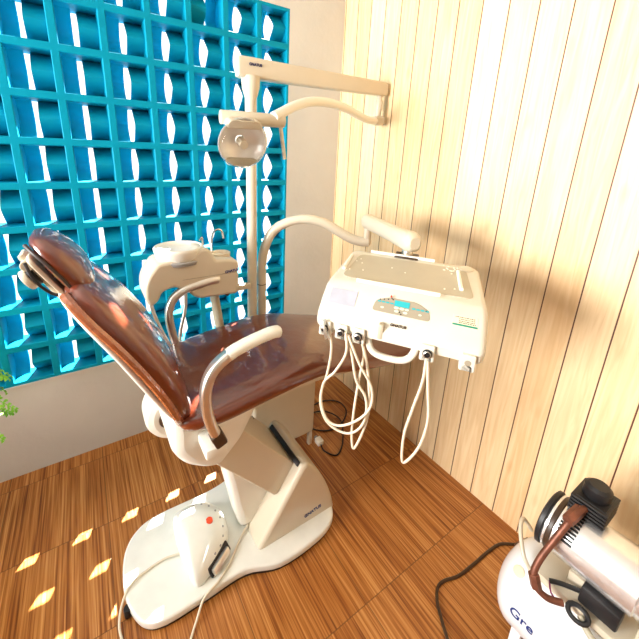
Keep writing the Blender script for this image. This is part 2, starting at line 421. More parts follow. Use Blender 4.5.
# the backrest, leaning to the left
bd = V((-.46, 0, .888)); bn = V((.888, 0, .46))
def BK(s, off, w, h, yc=-.815): p = V((.236, 0, .875)) + bd*s + bn*off; return (p.x, yc, p.z, w, h)
back_st = [BK(-.045, -.02, .15, .02), BK(-.025, -.012, .19, .035), BK(.03, .0, .225, .045), BK(.12, .012, .243, .054), BK(.22, .016, .246, .058), BK(.34, .012, .24, .056), BK(.44, .0, .225, .05), BK(.50, -.008, .20, .042), BK(.535, -.014, .165, .032), BK(.55, -.018, .11, .016)]
back = cushion('backrest_cushion', back_st, 'vinyl', chair, 2.9, (1, 0, .5))
shell_st = [BK(s, o-.036, w-.035, h) for s, o, w, h in ((-.05, .0, .15, .008), (.0, -.005, .215, .014), (.12, -.004, .236, .016), (.3, -.002, .236, .016), (.44, -.010, .215, .015), (.51, -.018, .17, .012), (.53, -.02, .12, .006))]
bshell = cushion('backrest_shell', shell_st, 'white', chair, 3.2, (1, 0, .5))
# near and far edge piping, thickened to a band with lit orange in its colour
for s in (-1, 1):
    pts = [V((p[0], -.815 + s*(p[3]-.004), p[2])) - bn*.022 for p in back_st[1:-1]]
    tube('piping', 'vinyl_lit', [p for p in pts], .013, back, 8, 4)
# headrest
hd = V((-.50, 0, .866)); hn = V((.866, 0, .50))
def HD(s, off, w, h): p = V((-.002, 0, 1.330)) + hd*s + hn*off; return (p.x, -.84, p.z, w, h)
head_st = [HD(-.035, -.003, .06, .012), HD(-.022, .0, .10, .026), HD(.01, .004, .122, .039), HD(.055, .007, .128, .044), HD(.105, .004, .126, .041), HD(.145, -.004, .11, .032), HD(.168, -.012, .078, .02), HD(.176, -.016, .045, .007)]
head = cushion('headrest', head_st, 'vinyl', chair, 2.4, (1, 0, .5))
pts = [V((p[0], -.84-(p[3]-.006), p[2])) - hn*.018 for p in head_st[1:-1]]
tube('piping', 'piping', pts, .005, head, 8, 4)
hb = V((-.002, -.84, 1.330))
plate = []
bm = bmesh.new(); prism(bm, rpoly([(-.03, -.07), (.14, -.08), (.14, .08), (-.03, .07)], .03), frame(hb-hn*.048, hd, (0, 1, 0)), -.006, .006, .003)
hbr = finish(bm, 'headrest_bracket', 'cream', chair)
box('bracket_arm', 'cream', (-.13, -.035, -.012), (.13, .035, .008), hbr, frame(hb-hn*.066+hd*.02, hd, (0, 1, 0)), .008)
cyl('pivot', 'cream', hb-hn*.066+hd*.12+V((0, -.055, 0)), hb-hn*.066+hd*.12+V((0, .05, 0)), .015, hbr)
cyl('clamp_knob', 'cream', hb-hn*.098+hd*.085+V((0, -.035, 0)), hb-hn*.08+hd*.085+V((0, -.035, 0)), .030, hbr)
cyl('knob_skirt', 'black', hb-hn*.082+hd*.085+V((0, -.035, 0)), hb-hn*.068+hd*.085+V((0, -.035, 0)), .027, hbr)
tube('cable_loop', 'black', [hb-hn*.062+hd*.13+V((0, -.06, 0)), hb-hn*.075+hd*.08+V((0, -.062, 0)), hb-hn*.07+hd*.03+V((0, -.06, 0)), hb-hn*.055+hd*.0+V((0, -.05, 0))], .004, hbr)
# armrests
def armrest(y, path, k):
    P = catmull([V((x, y, z)) for x, z in path], 8)
    cut = len(P)*(60 if k else 50)//100
    bm = bmesh.new(); sweep(bm, P[:cut+1], rrect(.034, .040, .013), up=(0, 1, 0)); a = finish(bm, 'armrest', 'alu', chair)
    bm = bmesh.new(); n = len(P)-cut
    sweep(bm, P[cut:], rrect(.037, .042, .016), up=(0, 1, 0), scale=[1 if i < n-3 else (1, .93, .75, .45)[max(0, i-n+4)] for i in range(n)]); finish(bm, 'arm_pad', 'white' if k else 'alu', a)
    box('bracket', 'dkbrown', (-.021, -.022, -.05), (.021, .022, .004), a, frame(P[0], (P[1]-P[0]).cross(V((0, 1, 0))), (0, 1, 0)), .008)
    return a
armrest(-1.105, [(.318, .80), (.292, .87), (.277, .95), (.280, 1.02), (.306, 1.075), (.36, 1.112), (.43, 1.133), (.50, 1.145), (.535, 1.142)], 1)
armrest(-.535, [(.335, .80), (.312, .87), (.297, .95), (.293, 1.02), (.312, 1.08), (.36, 1.118), (.43, 1.135), (.50, 1.145), (.53, 1.142)], 0)
box('armrest_mount', 'white', (.27, -1.10, .735), (.345, -.98, .775), chair, bev=.008)
box('armrest_mount', 'white', (.29, -.64, .735), (.36, -.53, .775), chair, bev=.008)

# ------------------------------------------------------------------ foot control on the base plate
fc = thing('foot_control', 'white domed foot control with a red button on the base plate', 'foot control', (.30, -.85, .05))
bot = [(.222, -1.0), (.250, -1.012), (.315, -.985), (.372, -.945), (.408, -.885), (.418, -.81), (.395, -.745), (.345, -.705), (.28, -.695), (.215, -.71), (.198, -.78), (.200, -.86), (.210, -.94)]
B = catmull([(x, y, 0) for x, y in bot], 5, True)
def ringf(s, z, sh=(0, 0)): return [V((.285+sh[0]+(p.x-.285)*s, -.85+sh[1]+(p.y+.85)*s, z)) for p in B]
bm = bmesh.new(); loft(bm, [ringf(.96, .051), ringf(1., .056), ringf(1., .066), ringf(.97, .088, (-.004, .0)), ringf(.88, .108, (-.010, .004)), ringf(.72, .126, (-.018, .010)), ringf(.50, .138, (-.026, .018)), ringf(.28, .144, (-.03, .024)), ringf(.08, .1455, (-.03, .026))])
from mathutils.bvhtree import BVHTree
bvh = BVHTree.FromBMesh(bm)
body = finish(bm, 'dome', 'white2', fc, 50)
def drop(x, y):
    h = bvh.ray_cast(V((x, y, 1)), V((0, 0, -1))); n = h[1] if h[1].z > 0 else -h[1]; return h[0], n
c, n_ = drop(.338, -.842)
lathe_o('red_button', 'red', [(.0150, -.004), (.0160, .006), (.013, .013), (.006, .017)], rot_to(n_, c), fc, 20)
for k in range(9):
    a = -1.2+.33*k; c, n_ = drop(.285+math.cos(a)*.105, -.85+math.sin(a)*.118)
    bm = bmesh.new(); lathe(bm, [(.0045, -.002), (.0045, .002), (.002, .003)], rot_to(n_, c), 10, True); finish(bm, 'stud', 'grey', body)
box('rocker_pedal', 'alu', (-.05, -.012, -.016), (.05, .014, .016), fc, frame((.340, -.978, .072), (.83, .52, .03), (.4, -.7, .5)), .008)
box('pedal_recess', 'black', (-.06, -.004, -.022), (.06, .008, .022), fc, frame((.336, -.968, .072), (.83, .52, .03), (.4, -.7, .5)), .004)
tube('cable', 'cable', [(.20, -.86, .062), (.14, -.845, .058), (.075, -.85, .056), (.02, -.865, .058), (-.022, -.90, .045), (-.045, -.96, .008), (-.02, -1.05, .006), (.06, -1.14, .006), (.14, -1.15, .006), (.20, -1.09, .01), (.245, -1.055, .05), (.31, -1.035, .058), (.38, -.99, .056), (.43, -.945, .056), (.475, -.91, .058), (.50, -.90, .066)], .0045, fc, 8)

# ------------------------------------------------------------------ junction box
jb = thing('junction_box', 'white utility box behind the chair carrying the two upright poles', 'utility box', (.86, -.49, 0))
prism_xz('housing', 'cream', [(.665, .10), (.665, .46), (1.062, .46), (1.062, .10)], -.62, -.34, jb, .014, .02)
for x in (.69, 1.045):
    for y in (-.60, -.36): box('foot', 'cream', (x-.012, y-.012, 0), (x+.012, y+.012, .11), jb, bev=.004)

# ------------------------------------------------------------------ operating light
ol = thing('operating_light', 'cream pole with overhead beam and clear round dental lamp', 'lamp', (.75, -.42, .46))
cyl('pole', 'cream', (.75, -.42, .46), (.75, -.42, 1.98), .0255, ol, 28, .05)
lathe_o('pole_collar', 'cream', [(.0265, 0), (.0275, .01), (.0275, .16), (.04, .20), (.043, .235), (.043, .25)], Matrix.Translation((.75, -.42, 1.80)), ol)
bm = bmesh.new(); P = [V((.685, -.42, 2.083)), V((.70, -.42, 2.083)), V((1.2, -.43, 2.087)), V((1.57, -.44, 2.089)), V((1.588, -.44, 2.089))]
sweep(bm, P, rrect(.052, .088, .012), scale=[.9, 1, .92, .84, .7]); beam = finish(bm, 'beam', 'cream', ol)
box('seam_strip', 'grey', (.74, -.446, 2.060), (1.55, -.440, 2.0625), beam, bev=0)
text('logo', 'ink', 'GNATUS', .016, frame((.762, -.4495, 2.095), (1, -.018, .006), (0, 0, 1)), beam, bold=.0005)
lathe_o('swivel', 'cream', [(.017, 0), (.017, .05), (.022, .06), (.022, .10), (.016, .115), (.016, .135)], Matrix.Translation((1.55, -.435, 1.92)), ol)
box('elbow', 'cream', (1.515, -.465, 1.895), (1.585, -.41, 1.945), ol, bev=.012, seg=3)
tube('spring_arm', 'white', [(1.55, -.435, 1.918), (1.47, -.462, 1.914), (1.40, -.485, 1.918), (1.30, -.518, 1.932), (1.20, -.55, 1.947), (1.06, -.598, 1.951), (.93, -.644, 1.936), (.83, -.678, 1.905), (.75, -.705, 1.868), (.71, -.72, 1.85)], .0205, ol, 16)
# lamp head
lc = V((.578, -.712, 1.748)); ldir = V((-.12, -.93, -.34)).normalized()
cb0, cb1 = V((.505, -.675, 1.838)), V((.762, -.712, 1.838))
cyl('crossbar', 'cream', cb0, cb1, .0255, ol, 24)
cyl('handle', 'cream', (.745, -.71, 1.83), (.763, -.72, 1.69), .0075, ol, 14)
side = V((1, -.12, 0)).normalized(); lup = side.cross(ldir).normalized(); lup = lup if lup.z > 0 else -lup
lm = Matrix((side, lup, ldir)).transposed().to_4x4(); lm.translation = lc
bm = bmesh.new()
pr = [(.018, -.045), (.055, -.038), (.082, -.018), (.093, .004), (.0935, .010), (.089, .010), (.078, -.012), (.052, -.030), (.018, -.036)]
lathe(bm, pr, lm, 40, False); hdsh = finish(bm, 'lamp_shell', 'mirror', ol)
bm = bmesh.new(); q = [(.0945, .006)] + [(.0965*math.cos(a), .010+.055*math.sin(a)) for a in [PI/2*k/8 for k in range(8)]] + [(.002, .065)]
q2 = [(.001, .062)] + [(.094*math.cos(a), .010+.052*math.sin(a)) for a in [PI/2*(7-k)/8 for k in range(8)]]
lathe(bm, q+q2, lm, 40, False); finish(bm, 'lamp_shield', 'glass', hdsh)
cyl('bulb_cap', 'cream', lm @ V((0, 0, -.03)), lm @ V((0, 0, .03)), .017, hdsh)
bm = bmesh.new(); prism(bm, rpoly([(-.07, .055), (.07, .055), (.06, .085), (-.06, .085)], .02), lm, -.03, .02, .004); finish(bm, 'lamp_mount', 'cream', hdsh)
bm = bmesh.new(); prism(bm, rpoly([(-.055, -.088), (.055, -.088), (.068, -.062), (-.068, -.062)], .015), lm, -.012, .012, .003); finish(bm, 'chin_plate', 'trayflat', hdsh)

# ------------------------------------------------------------------ spittoon unit
su = thing('spittoon', 'cream cuspidor with round white bowl and small chrome spout behind the chair', 'spittoon', (.57, -.45, .46))
prof = [(.262, 1.255), (.222, 1.205), (.205, 1.16), (.203, 1.10), (.222, 1.066), (.256, 1.09), (.270, 1.126), (.322, 1.142), (.378, 1.113), (.42, 1.066), (.622, 1.058), (.624, 1.222), (.575, 1.238), (.512, 1.242), (.500, 1.275), (.478, 1.298), (.448, 1.30), (.40, 1.262)]
sb = prism_xz('body', 'cream', prof, -.545, -.36, su, .013, [.02, .03, .02, .02, .02, .015, .02, .02, .03, .03, .02, .015, .02, .02, .02, .02, .02, .03])
text('logo', 'inkblue', 'GNATUS', .017, frame((.588, -.5458, 1.178), (1, 0, .06), (0, 0, 1)), sb, bold=.0006)
box('crease', 'taupe', (.36, -.5462, 1.1685), (.61, -.5448, 1.1705), sb, bev=0)
bm = bmesh.new(); bc = (.372, -.452, 1.242)
lathe(bm, [(.060, -.008), (.092, .0), (.102, .018), (.108, .046), (.109, .055), (.106, .060), (.100, .061), (.095, .055), (.06, .046), (.02, .044)], Matrix.Translation(bc), 40, True)
bowl = finish(bm, 'bowl', 'white', su)
lathe_o('bowl_ring', 'grey', [(.090, -.012), (.105, -.010), (.110, .004), (.104, .010), (.09, .004)], Matrix.Translation(bc), bowl, 40)
bm = bmesh.new(); bmtx = Matrix.Translation((.568, -.452, 1.238)) @ Matrix.Diagonal((1, .95, 1, 1))
lathe(bm, [(.045, -.02), (.047, .002), (.047, .010), (.042, .013), (.038, .008), (.036, -.012)], bmtx, 28, True); finish(bm, 'cup_holder', 'cream', su)
tube('bowl_rinse_spout', 'chrome', [(.478, -.47, 1.25), (.478, -.47, 1.31), (.474, -.47, 1.335), (.462, -.47, 1.32)], .0045, su, 8)
tube('cup_filler_spout', 'chrome', [(.525, -.45, 1.23), (.526, -.45, 1.30), (.535, -.45, 1.345), (.555, -.45, 1.362), (.578, -.45, 1.352), (.586, -.45, 1.315)], .0045, su, 8)
cyl('support_column', 'trayflat', (.60, -.45, .46), (.525, -.45, 1.07), .022, su)
box('link_arm', 'cream', (.57, -.465, 1.035), (.725, -.435, 1.065), su, bev=.006)
cyl('link_knob', 'dkbrown', (.585, -.49, 1.045), (.585, -.465, 1.045), .014, su)
for a, b in ((.232, .30), (.390, .35)):
    tube('suction_hose', 'alu', [(a, -.45, 1.11), (a+(b-a)*.15, -.455, 1.0), (b, -.46, .82), (b+.09, -.465, .66), (.56, -.48, .56), (.68, -.50, .52), (.72, -.51, .462)], .0085, su, 10)

# ------------------------------------------------------------------ delivery unit: pipe, arm, tray
TA, TU, TV, TN = V((.9561, -.9568, 1.335)), V((.575, -.8177, -.0261)).normalized(), V((.8154, .5701, .1007)).normalized(), V((-.0674, -.0792, .9946)).normalized()
TM = Matrix((TU, TV, TN)).transposed().to_4x4(); TM.translation = TA
def T(a, b, h): return TM @ V((a, b, h))
du = thing('delivery_unit', 'cream instrument delivery tray on a bent pipe and swing arm with hoses', 'dental delivery unit', (.848, -.418, .46))
tube('bent_pipe', 'cream', [(.815, -.405, .46), (.815, -.405, .8), (.815, -.405, 1.0), (.815, -.405, 1.13), (.83, -.412, 1.235), (.87, -.440, 1.33), (.935, -.497, 1.382), (1.0, -.556, 1.398), (1.065, -.614, 1.383), (1.12, -.664, 1.345), (1.165, -.705, 1.314), (1.203, -.739, 1.300), (1.235, -.768, 1.300)], .0245, du, 18)
lathe_o('pipe_ring', 'black', [(.0235, 0), (.0252, .001), (.0252, .004), (.0235, .005)], Matrix.Translation((.815, -.405, 1.025)), du)
S, E = V((1.228, -.762, 1.402)), T(.215, .03, .062)
cyl('pivot_post', 'cream', (1.228, -.762, 1.285), (1.228, -.762, 1.41), .019, du)
bm = bmesh.new(); ad = (E-S).normalized()
Pp = [S-ad*.035, S-ad*.028, S-ad*.01, S, S.lerp(E, .3), S.lerp(E, .7), E-ad*.02, E+ad*.01, E+ad*.035, E+ad*.045]
sweep(bm, Pp, superel(.034, .037, 2.5, 24), scale=[.5, .8, .97, 1, .96, .96, 1.05, 1.1, .95, .6]); sa = finish(bm, 'swing_arm', 'cream', du, 50)
sd = ad.cross(V((0, 0, 1))).normalized(); sd = sd if sd.y < 0 else -sd
for p, r in ((S, .020), (E, .025)): cyl('joint_cap', 'taupe', p+sd*.028, p+sd*.0395, r, sa)
cyl('tray_pivot', 'alu', T(.215, .03, -.02), T(.215, .03, .04), .022, du)
box('pivot_bracket', 'dkbrown', (.17, -.01, -.04), (.26, .055, .006), du, TM, .006)
# tray body: cross-sections lofted front to back
def sec(b, top, bot, a0, a1, r=.02):
    w = a1-a0; pr = rrect(w, top-bot, min(r, (top-bot)*.45), 5); ca = (a0+a1)/2; ch = (top+bot)/2
    return [T(ca+x, b, ch+z) for x, z in pr]
bm = bmesh.new()
loft(bm, [sec(.018, -.012, -.06, .02, .45, .015), sec(.010, -.002, -.068, .008, .462), sec(-.01, 0, -.075, 0, .472), sec(-.15, 0, -.085, -.003, .474), sec(-.285, 0, -.10, -.006, .476), sec(-.305, -.004, -.105, -.007, .477),
          sec(-.35, -.034, -.112, -.008, .478), sec(-.392, -.064, -.118, -.007, .477), sec(-.408, -.078, -.120, -.003, .473, .017), sec(-.416, -.090, -.116, .006, .464, .01)])
tb = finish(bm, 'tray_body', 'traybody', du, 45)
bm = bmesh.new(); prism(bm, rpoly([(.030, -.262), (.045, -.03), (.425, -.03), (.44, -.262)], .03), TM, -.004, .0015, .001); finish(bm, 'tray_top', 'trayflat', tb)
def rail(a0, b0, a1, b1):
    p, q = T(a0, b0, .005), T(a1, b1, .005); bm = bmesh.new(); sweep(bm, [p, q], rrect(.011, .012, .004), up=TN); finish(bm, 'rail', 'rail', tb)
rail(.078, .004, .318, .004); rail(.088, -.282, .345, -.282); rail(.018, -.068, .022, -.205); rail(.398, -.065, .405, -.215)
for k in range(26):
    a, b = random.choice([(.06, -.2), (.07, -.1), (.38, -.07), (.38, -.2), (.2, -.12), (.36, -.05)]); a += random.uniform(-.035, .04); b += random.uniform(-.03, .03)
    bm = bmesh.new(); lathe(bm, [(.0028, 0), (.0025, .0025), (.001, .0032)], TM @ Matrix.Translation((a, max(-.25, b), .001)), 8, True)
    finish(bm, 'tray_stud', 'rail', tb)
cyl('round_cap', 'cream', T(.425, -.02, -.004), T(.425, -.02, .004), .026, tb)
# slope frame: origin on the sloping front face
so = V((0, -.300, .0)); sdv = V((0, -.100, -.0705)).normalized(); upv = -sdv
def SL(a, s, h=0): # a across, s down the slope
    p = V((a, -.3067, -.0047)) + sdv*s + V((0, -.0705, .100)).normalized()*h*1.0
    return TM @ p
def slm(a, s, h=0.):
    x = TU; y = TM.to_3x3() @ upv; m = frame(SL(a, s, h), x, y); return m
HS = .0012
bm = bmesh.new(); prism(bm, rpoly([(-.085, -.028), (.085, -.028), (.078, .006), (.04, .026), (-.04, .026), (-.078, .010)], .012), slm(.243, .045, HS), -.004, .001, .0005)
cp = finish(bm, 'control_panel', 'taupe', tb)
bm = bmesh.new()
addbox(bm, (-.022, .0, .001), (.022, .019, .0022), slm(.243, .045, HS))
for k in range(4): addbox(bm, (-.072+k*.0125, .004, .001), (-.062+k*.0125, .0085, .002), slm(.243, .045, HS)); addbox(bm, (.030+k*.0125, .000, .001), (.040+k*.0125, .0045, .002), slm(.243, .045, HS))
finish(bm, 'teal_keys', 'teal', cp)
for a, s, w in ((-.014, -.006, .011), (.002, -.006, .011), (.0165, -.006, .009), (-.012, -.017, .010), (.013, -.017, .010), (-.055, -.013, .008), (.055, -.014, .007)):
    bm = bmesh.new(); lathe(bm, [(w*.55, 0), (w*.55, .001)], slm(.243, .045, HS) @ Matrix.Translation((a, s, .0015)) @ Matrix.Diagonal((1.2, .7, 1, 1)), 16, True); finish(bm, 'pale_key', 'palepr', cp)
for a, s in ((-.066, .013), (-.054, .0155), (-.042, .018), (-.028, .020), (-.032, .023), (.002, -.024), (-.003, -.018), (.07, .003)):
    bm = bmesh.new(); lathe(bm, [(.0022, 0), (.0022, .001)], slm(.243, .045, HS) @ Matrix.Translation((a, s, .001)), 10, True); finish(bm, 'indicator_dot', 'black', cp)
lathe_o('orange_knob', 'red', [(.0028, 0), (.0028, .006), (.002, .007)], slm(.208, .016, HS), cp, 10)
bm = bmesh.new(); prism(bm, [(-.043, -.028), (.043, -.028), (.043, .028), (-.043, .028)], slm(.062, .050, HS), -.0005, .0008); st = finish(bm, 'blank_label', 'label', tb)
bm = bmesh.new(); prism(bm, [(-.032, -.017), (.032, -.017), (.032, .017), (-.032, .017)], slm(.418, .048, HS), -.0005, .0008); st = finish(bm, 'maker_sticker', 'label2', tb)
bm = bmesh.new(); addbox(bm, (-.032, -.017, .0008), (.032, -.0115, .0014), slm(.418, .048, HS)); finish(bm, 'green_band', 'green', st)
bm = bmesh.new()
random.seed(8)
for r, yy in enumerate((.010, .004, -.002, -.007)):
    x = -.026 + (.010 if r in (1, 2, 3) else 0)
    while x < .026:
        w = random.uniform(.002, .006); addbox(bm, (x, yy-.0011, .0008), (min(x+w, .028), yy+.0011, .0013), slm(.418, .048, HS)); x += w+.0014
finish(bm, 'print_lines', 'dkbrown', st)
# front lip text, notch, handle and holders
text('logo', 'dkbrown', 'GNATUS', .0115, slm(.244, .108, .0016), tb, bold=.0005, depth=.0006)
box('vertical_rib', 'trayflat', (.190, -.4175, -.112), (.206, -.395, -.062), tb, TM, .004)
hp = [T(.162, -.395, -.105), T(.165, -.405, -.135), T(.178, -.410, -.160), T(.205, -.412, -.172), T(.250, -.412, -.172), T(.280, -.410, -.163), T(.297, -.405, -.140), T(.302, -.395, -.105)]
bm = bmesh.new(); sweep(bm, catmull(hp, 6), superel(.0105, .0095, 2.6, 14), up=TN); finish(bm, 'handle', 'traybody', tb)
for k, a in enumerate((.03, .083, .136, .333, .436)):
    last = k == 4
    bm = bmesh.new(); pr = rrect(.036, .044, .008, 3)
    # forked cradle: open slot in the lower middle
    fork = [(-.018, .022), (.018, .022), (.020, -.026), (.011, -.030), (.008, -.012), (-.008, -.012), (-.011, -.030), (-.020, -.026)]
    m_ = frame(T(a, -.405, -.112), TU, (0, 0, 1))
    prism(bm, rpoly(fork, .004, 3), m_, -.022, .022, .003)
    h = finish(bm, 'instrument_holder', 'traybody', tb)
    ty = m_.to_3x3() @ V((0, 0, 1)); s = 1 if ty.dot(-TV) > 0 else -1
    c = m_.translation + V((0, 0, -.002))
    if last:
        cyl('empty_socket', 'taupe', c+ty*s*.018, c+ty*s*.0225, .009, h)
    else:
        cyl('coupling', 'black', c+ty*s*.01, c+ty*s*.030, .0125, h)
        lathe_o('coupling_ring', 'alu', [(.008, 0), (.010, .001), (.010, .003), (.008, .004)], rot_to(ty*s, c+ty*s*.029), h, cap=False)
    if k == 0:
        for q in range(2): tube('handpiece', 'alu', [c+ty*s*.02+V((0, 0, .03)), c+ty*s*.034+V((.0, 0, .01)), c+ty*s*.036+TU*(.01+.012*q)+V((0, 0, -.028))], .0035, h, 8)
H1 = [[.64, -1.225, 1.19], [.651, -1.232, 1.114], [.646, -1.226, 1.02], [.635, -1.21, .927], [.641, -1.218, .86], [.658, -1.242, .82], [.689, -1.286, .808], [.712, -1.318, .836], [.724, -1.336, .894], [.721, -1.331, .967], [.701, -1.303, 1.021], [.688, -1.285, 1.114], [.675, -1.265, 1.17]]
H2 = [[.668, -1.275, 1.185], [.672, -1.279, 1.115], [.654, -1.254, 1.039], [.634, -1.225, .986], [.631, -1.221, .907], [.646, -1.242, .846], [.671, -1.278, .84], [.703, -1.323, .883], [.723, -1.352, .944], [.722, -1.35, 1.016], [.698, -1.317, 1.084], [.685, -1.298, 1.13], [.675, -1.28, 1.175]]
H3 = [[.70, -1.303, 1.18], [.723, -1.317, 1.094], [.732, -1.329, 1.009], [.736, -1.336, .917], [.729, -1.325, .824], [.715, -1.306, .749], [.709, -1.297, .8], [.709, -1.297, .9], [.713, -1.303, 1.017], [.718, -1.31, 1.109], [.705, -1.305, 1.17]]
H4 = [[.808, -1.461, 1.175], [.811, -1.46, 1.081], [.801, -1.446, .971], [.794, -1.435, .874], [.796, -1.439, .779], [.806, -1.453, .787], [.822, -1.475, .856], [.828, -1.484, .953], [.821, -1.474, 1.053], [.811, -1.463, 1.165]]
for H in (H1, H2, H3, H4): tube('instrument_hose', 'hose', H, .0042, tb, 10, 7)

# ------------------------------------------------------------------ loose cords on the floor
o = tube('power_cable', 'black', [(1.085, -.43, .006), (1.13, -.385, .006), (1.24, -.345, .006), (1.36, -.345, .006), (1.44, -.41, .006), (1.42, -.51, .006), (1.30, -.585, .006), (1.19, -.575, .006), (1.12, -.50, .006), (1.17, -.41, .006), (1.28, -.43, .012), (1.33, -.55, .014), (1.24, -.69, .006), (1.14, -.76, .006), (1.09, -.70, .006), (1.10, -.64, .012)], .0045, None, 8)
tag(o, 'thin black cable coiled on the floor behind the chair base', 'cable')
pg = thing('cable_plug', 'small white plug lying on the floor behind the hood', 'plug', (1.10, -.62, 0))
box('plug_body', 'white', (1.078, -.655, .0), (1.118, -.61, .034), pg, bev=.006)
box('plug_tip', 'grey', (1.088, -.608, .006), (1.108, -.592, .026), pg, bev=.003)

# ------------------------------------------------------------------ air compressor
ac = thing('air_compressor', 'white-tanked air compressor with silver motor standing by the pine wall', 'air compressor', (1.19, -1.95, 0))
TX, TZ, TR = 1.243, .25, .157
m_ = frame((TX, -1.63, TZ), (1, 0, 0), (0, 0, 1))
dome = []
L = .62; dp = .085
pr = [(.012, 0)] + [(TR*math.sin(a), dp*(1-math.cos(a))) for a in [PI/2*k/9 for k in range(1, 10)]] + [(TR, L-dp)] + [(TR*math.cos(a), L-dp+dp*math.sin(a)) for a in [PI/2*k/9 for k in range(1, 9)]] + [(.012, L)]
# local z of m_ points to x cross z = -y
tk = lathe_o('tank', 'tank', pr, m_, ac, 56)
def bend(co):   # text lies on the tank skin, reads towards -y, letters' tops towards the crown
    ang = 3.06 - (co.y)/TR
    r = TR + .0022 + co.z
    return V((TX + r*math.cos(ang), -1.752 - co.x, TZ + r*math.sin(ang)))
bm = bmesh.new(); text_bm(bm, 'Gre', .044, None, bold=.0003, bend=bend, depth=.0006, xs=1.0); finish(bm, 'lettering', 'inkblue', tk, smooth=None)
for y in (-1.74, -2.12):
    for s in (-1, 1):
        cyl('tank_foot', 'black', (TX+s*.11, y, 0), (TX+s*.11, y, .05), .025, ac)
        box('foot_leg', 'tank', (TX+s*.11-.015, y-.015, .04), (TX+s*.11+.015, y+.015, .16), ac, bev=.004)
lathe_o('tank_badge', 'label2', [(.018, 0), (.018, .004), (.012, .006)], rot_to((-.62, .3, .72), (TX-.10, -1.70, TZ+.113)), tk, 20)
box('mount_plate', 'cream', (TX-.09, -2.08, TZ+TR-.022), (TX+.12, -1.72, TZ+TR+.006), ac, bev=.004)
box('motor_cradle', 'cream', (TX-.045, -1.86, TZ+TR), (TX+.085, -1.80, TZ+TR+.06), ac, bev=.004)
box('motor_cradle', 'cream', (TX-.045, -2.02, TZ+TR), (TX+.085, -1.96, TZ+TR+.06), ac, bev=.004)
MX, MZ, MR = 1.245, .555, .088
mm = frame((MX, -1.70, MZ), (1, 0, 0), (0, 0, 1))
mt = lathe_o('motor', 'steel', [(.05, -.005), (.074, .0), (.082, .01), (.082, .018), (MR, .022), (MR, .24), (.082, .244), (.082, .30), (.06, .315)], mm, ac, 44)
lathe_o('end_ring', 'black', [(.083, .002), (.0915, .006), (.0915, .016), (.083, .020)], mm, mt, 44)
lathe_o('cylinder_band', 'dkbrown', [(.088, .028), (.0905, .031), (.0905, .040), (.088, .043)], mm, mt, 44)
bm = bmesh.new()
for k in range(11):
    a = 1.5 + k*.13; c = V((MX+math.cos(a)*MR, -1.70-.072, MZ+math.sin(a)*MR))
    addbox(bm, (-.0035, -.022, -.002), (.0035, .022, .0012), frame(c, (-math.sin(a), 0, math.cos(a)), (0, 1, 0)))
finish(bm, 'vent_slots', 'black', mt)
# compressor head, fan cover, cylinder
hdm = frame((MX+.035, -1.79, MZ+.095), (1, 0, 0), (0, 1, 0))
bm = bmesh.new()
for k in range(5): addbox(bm, (-.055, -.045, k*.012), (.055, .045, k*.012+.007), hdm, .002)
addbox(bm, (-.045, -.037, 0), (.045, .037, .058), hdm)
ch = finish(bm, 'cylinder_head', 'black', ac)
lathe_o('air_filter', 'black', [(.03, 0), (.034, .006), (.034, .036), (.025, .045)], rot_to((0, 0, 1), (MX+.035, -1.79, MZ+.15)), ch)
bm = bmesh.new(); addbox(bm, (-.028, -.045, -.03), (.034, .045, .03), frame((TX-.055, -1.885, TZ+TR+.05), (1, 0, 0), (0, 1, 0)), .006); finish(bm, 'pressure_switch', 'black', ac)
cp = [(MX-.02, -1.785, MZ+.13), (MX-.055, -1.778, MZ+.125), (MX-.09, -1.770, MZ+.09), (MX-.12, -1.76, MZ+.035), (MX-.15, -1.75, MZ-.025), (MX-.17, -1.75, MZ-.07), (MX-.172, -1.762, MZ-.105), (MX-.15, -1.79, MZ-.135), (MX-.12, -1.82, MZ-.14)]
tube('copper_pipe', 'copper', cp, .0095, ac, 12)
cyl('pipe_nut', 'copper', V(cp[1])+V((.03, 0, .0)), V(cp[2])+V((.0, 0, .02)), .016, ac, 6)
cyl('pipe_nut', 'copper', cp[5], V(cp[6])+V((0, -.004, -.005)), .015, ac, 6)
tube('carry_handle', 'cream', [(TX+.06, -1.66, TZ+.14), (TX+.0, -1.645, TZ+.22), (TX-.05, -1.66, TZ+.215), (TX-.09, -1.70, TZ+.17), (TX-.095, -1.74, TZ+.14)], .0065, ac, 10)
tube('drain_bracket', 'trayflat', [(TX-.10, -1.86, TZ+.155), (TX-.12, -1.90, TZ+.14), (TX-.115, -1.96, TZ+.145), (TX-.07, -2.0, TZ+.17), (TX-.03, -1.97, TZ+.19)], .009, ac, 10)
bm = bmesh.new()
pts = [V((TX-.108+.016*math.cos(a*2*PI/16), -1.855+.024*math.sin(a*2*PI/16), TZ+.165+.01*math.cos(a*2*PI/16))) for a in range(17)]
sweep(bm, pts, circ(.007, 8)); finish(bm, 'gauge_loop', 'black', ac)
tube('relief_lever', 'black', [(TX-.10, -1.775, TZ+.18), (TX-.085, -1.80, TZ+.19), (TX-.062, -1.845, TZ+.20)], .007, ac, 8)
tube('wire', 'purple', [(TX-.10, -1.775, TZ+.182), (TX-.118, -1.79, TZ+.165), (TX-.112, -1.81, TZ+.148)], .0025, ac, 6)
